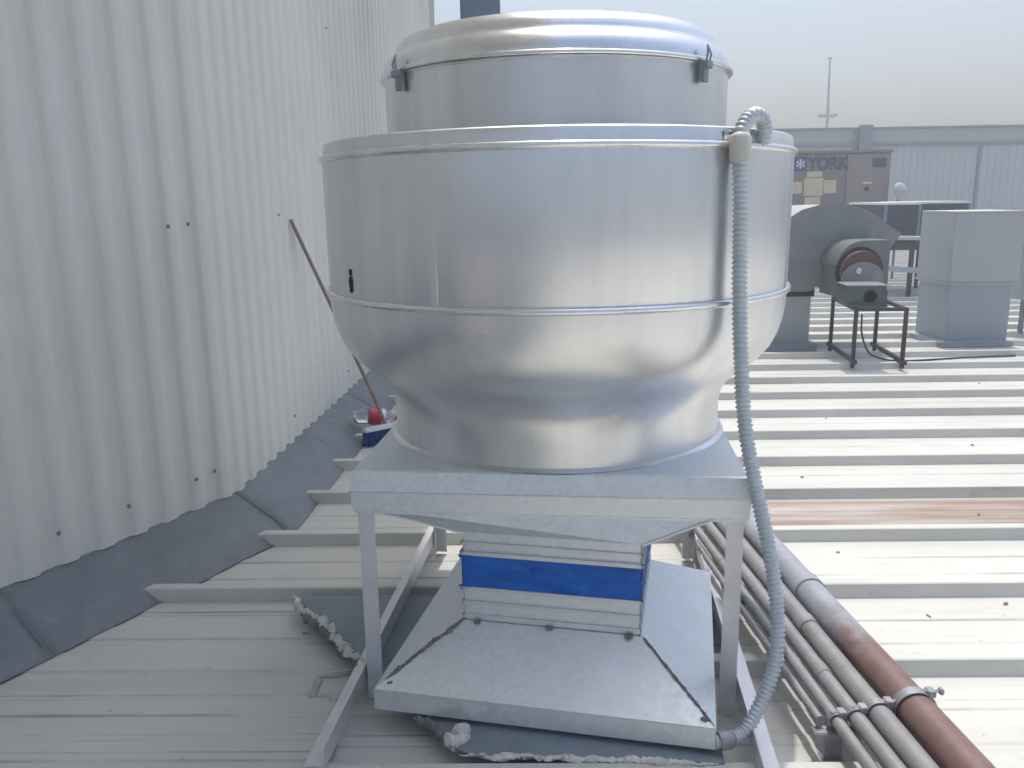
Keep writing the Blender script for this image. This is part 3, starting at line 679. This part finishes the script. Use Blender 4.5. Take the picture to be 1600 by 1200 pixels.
# packaged air conditioner with badge and cards
ac = thing('air_conditioner', 'faded brown packaged air conditioner cabinet with cards taped on', 'air conditioner', (5.9, 16.5, 0))
X0, X1, YF = 4.72, 6.84, 16.0
MB().box(((X0 + X1) / 2, 16.9, 1.27), (X1 - X0, 1.8, 2.22)).build('cabinet', 'unit', ac, bevel=.012)
MB().box(((X0 + X1) / 2, 16.9, 2.40), (X1 - X0 + .06, 1.86, .05)).build('top_cover', 'unit_dark', ac, bevel=.008)
MB().box((5.37, YF - .010, 1.27), (1.28, .03, 2.16)).build('door', 'unit_dark', ac, bevel=.006)
MB().box((6.43, YF - .010, 1.27), (.80, .03, 2.16)).build('door', 'unit', ac, bevel=.006)
for x in (4.9, 6.7): MB().box((x, 16.9, .08), (.12, 1.7, .16)).build('base_rail', 'trim', ac)
b_ = MB().box((5.155, YF - .034, 2.19), (.24, .012, .25)).build('badge', 'badge', ac)
m = MB()
for k in range(3):
    a = rad(60 * k + 30); dx_, dz_ = math.cos(a) * .085, math.sin(a) * .085
    m.beam((5.155 - dx_, YF - .044, 2.19 - dz_), (5.155 + dx_, YF - .044, 2.19 + dz_), .02, .008, (0, 1, 0))
    for sg in (-1, 1):
        for w_ in (-1, 1):
            q1 = Vector((5.155 + sg * dx_ * .62, YF - .044, 2.19 + sg * dz_ * .62)); a2 = a + (0 if sg > 0 else math.pi) + w_ * .8
            m.beam(q1, q1 + Vector((math.cos(a2) * .035, 0, math.sin(a2) * .035)), .014, .0075, (0, 1, 0))
m.build('snowflake_mark', 'white', b_)
def lettering(txt, x, z, size, mat, parent, y, name, sx=1.0):
    c_ = bpy.data.curves.new(name, 'FONT'); c_.body = txt; c_.size = size; c_.extrude = .006; c_.align_x = 'LEFT'; c_.offset = .012 * size / .3
    tmp = bpy.data.objects.new('t', c_); COL.objects.link(tmp)
    dg = bpy.context.evaluated_depsgraph_get(); me = bpy.data.meshes.new_from_object(tmp.evaluated_get(dg)); bpy.data.objects.remove(tmp)
    me.transform(Matrix.Translation(Vector((x, y, z)) - parent.location) @ Matrix.Rotation(math.pi / 2, 4, 'X') @ Matrix.Scale(sx, 4, (1, 0, 0)))
    me.materials.clear(); me.materials.append(M[mat]); return link(name, me, parent)
lettering('YORK', 5.305, 2.085, .315, 'letter', ac, YF - .032, 'lettering', .86)
MB().box((6.62, YF - .03, 2.19), (.26, .008, .17)).build('faded_plate', 'letter', ac)
for x, z, w_, h_ in ((5.08, 1.76, .26, .22), (5.42, 1.77, .36, .33), (5.73, 1.77, .23, .24), (5.42, 1.46, .30, .26), (5.43, 2.00, .28, .10)):
    MB().box((x, YF - .031 - (.004 if w_ == .36 else 0), z), (w_, .006, h_), Matrix.Rotation(RND.uniform(-.03, .03), 3, 'Y')).build('card', 'paper', ac)
ln_ = MB().lathe([(.0001, 0), (.045, 0), (.045, .02), (.0001, .02)], 16); ln_.v = [(6.41 + x, YF - .026 - z, 1.72 + y) for x, y, z in ln_.v]; ln_.build('door_lock', 'black', ac, 40)
MB().box((6.42, YF - .03, 1.83), (.16, .008, .03)).build('small_sticker', 'white', ac)

# condensing units further right
def condenser(name, label, x0, x1, y0, y1, z0, z1, grp):
    t = thing(name, label, 'condenser', ((x0 + x1) / 2, (y0 + y1) / 2, 0), 0, grp)
    MB().box(((x0 + x1) / 2, (y0 + y1) / 2, (z0 + z1) / 2), (x1 - x0, y1 - y0, z1 - z0)).build('coil_box', 'coil', t, bevel=.005)
    MB().box(((x0 + x1) / 2, (y0 + y1) / 2, z1 + .015), (x1 - x0 + .05, y1 - y0 + .05, .035)).build('top_cover', 'white', t, bevel=.006)
    for x in (x0, x1):
        MB().box((x, y0 - .005, (z0 + z1) / 2), (.04, .03, z1 - z0)).build('corner_post', 'trim', t)
        for y in (y0 + .05, y1 - .05): MB().box((x + (.04 if x == x0 else -.04), y, z0 / 2), (.05, .05, z0)).build('leg', 'black', t)
    fn = MB().lathe([(.13, 0), (.137, .006), (.137, -.006)], 28, close=True); fn.v = [((x0 + x1) / 2 + x, y0 - .012 - z, (z0 + z1) / 2 + y) for x, y, z in fn.v]; fn.build('fan_ring', 'black', t, 60)
    return t
condenser('condensing_unit', 'dark finned condensing unit with white top beside the brown cabinet', 5.54, 6.05, 13.0, 14.4, .88, 1.455, 'condensing units by the far wall')
condenser('condensing_unit', 'second white topped condensing unit behind the tall duct box', 6.12, 6.95, 13.3, 14.5, .88, 1.46, 'condensing units by the far wall')
pf = thing('equipment_frame', 'long dark steel frame carrying the condensing units', 'frame', (6.3, 13.2, 0))
for y in (12.9, 14.5): MB().beam((5.3, y, .83), (8.2, y, .80), .06, .10).build('beam', 'black', pf)
for x in (5.45, 6.8, 8.0):
    for y in (12.9, 14.5): MB().beam((x, y, 0), (x, y, .78), .05).build('leg', 'black', pf)
MB().beam((5.3, 12.3, .55), (8.0, 12.5, .30), .05, .08).build('sloping_rail', 'galv_dull', pf)
MB().tube([(5.25, 12.6, .98), (8.0, 12.6, .92)], .03, 10).build('refrigerant_pipe', 'dish', pf, 40)
dsh = thing('dish_antenna', 'small pale dish antenna by the far grey wall', 'antenna', (6.98, 15.8, 0))
dm = MB().lathe([(.0001, .05), (.07, .042), (.13, .022), (.165, 0), (.172, -.004), (.165, .008), (.13, .030), (.07, .05), (.0001, .058)], 28)
Rd = Matrix.Rotation(rad(75), 3, 'X') @ Matrix.Rotation(rad(25), 3, 'Y'); dm.v = [tuple(Rd @ Vector(q_) * 1.0 + Vector((6.98, 15.8, 1.66))) for q_ in dm.v]
dm.build('reflector', 'dish', dsh, 50)
MB().tube([(6.98, 15.87, 0), (6.98, 15.87, 1.62)], .025, 8).build('pole', 'mast', dsh, 40)

# tall column behind the fan and distant mast
cl = thing('steel_column', 'tall square blue grey post rising behind the fan lid', 'post', (-.33, 7, 0))
MB().box((-.33, 7.15, 2.2), (.312, .312, 4.4)).build('shaft', 'column', cl, bevel=.008)
MB().box((-.33, 7.15, .03), (.5, .5, .06)).build('base_plate', 'column', cl, bevel=.006)
mm = thing('floodlight_mast', 'thin distant mast with a crossarm above the far wall', 'mast', (21.05, 60, -7))
MB().tube([(21.12, 60, -7), (21.05, 60, 6.9), (20.97, 60, 10.75)], [.14, .10, .05], 10).build('pole', 'mast', mm, 40)
MB().beam((20.45, 60, 6.95), (21.62, 60, 6.95), .12, .10).build('crossarm', 'mast', mm)
for x in (20.5, 20.78, 21.32, 21.58): MB().box((x, 59.9, 7.05), (.16, .2, .14)).build('lamp_head', 'mast', mm)
MB().box((20.97, 60, 10.75), (.25, .2, .1)).build('top_lamp', 'mast', mm)

# ================================================================== HAZE
hz_ = MB().box((0, 0, 2.4), (152, 152, 21)).build('haze', mk_haze()); hz_['kind'] = 'stuff'
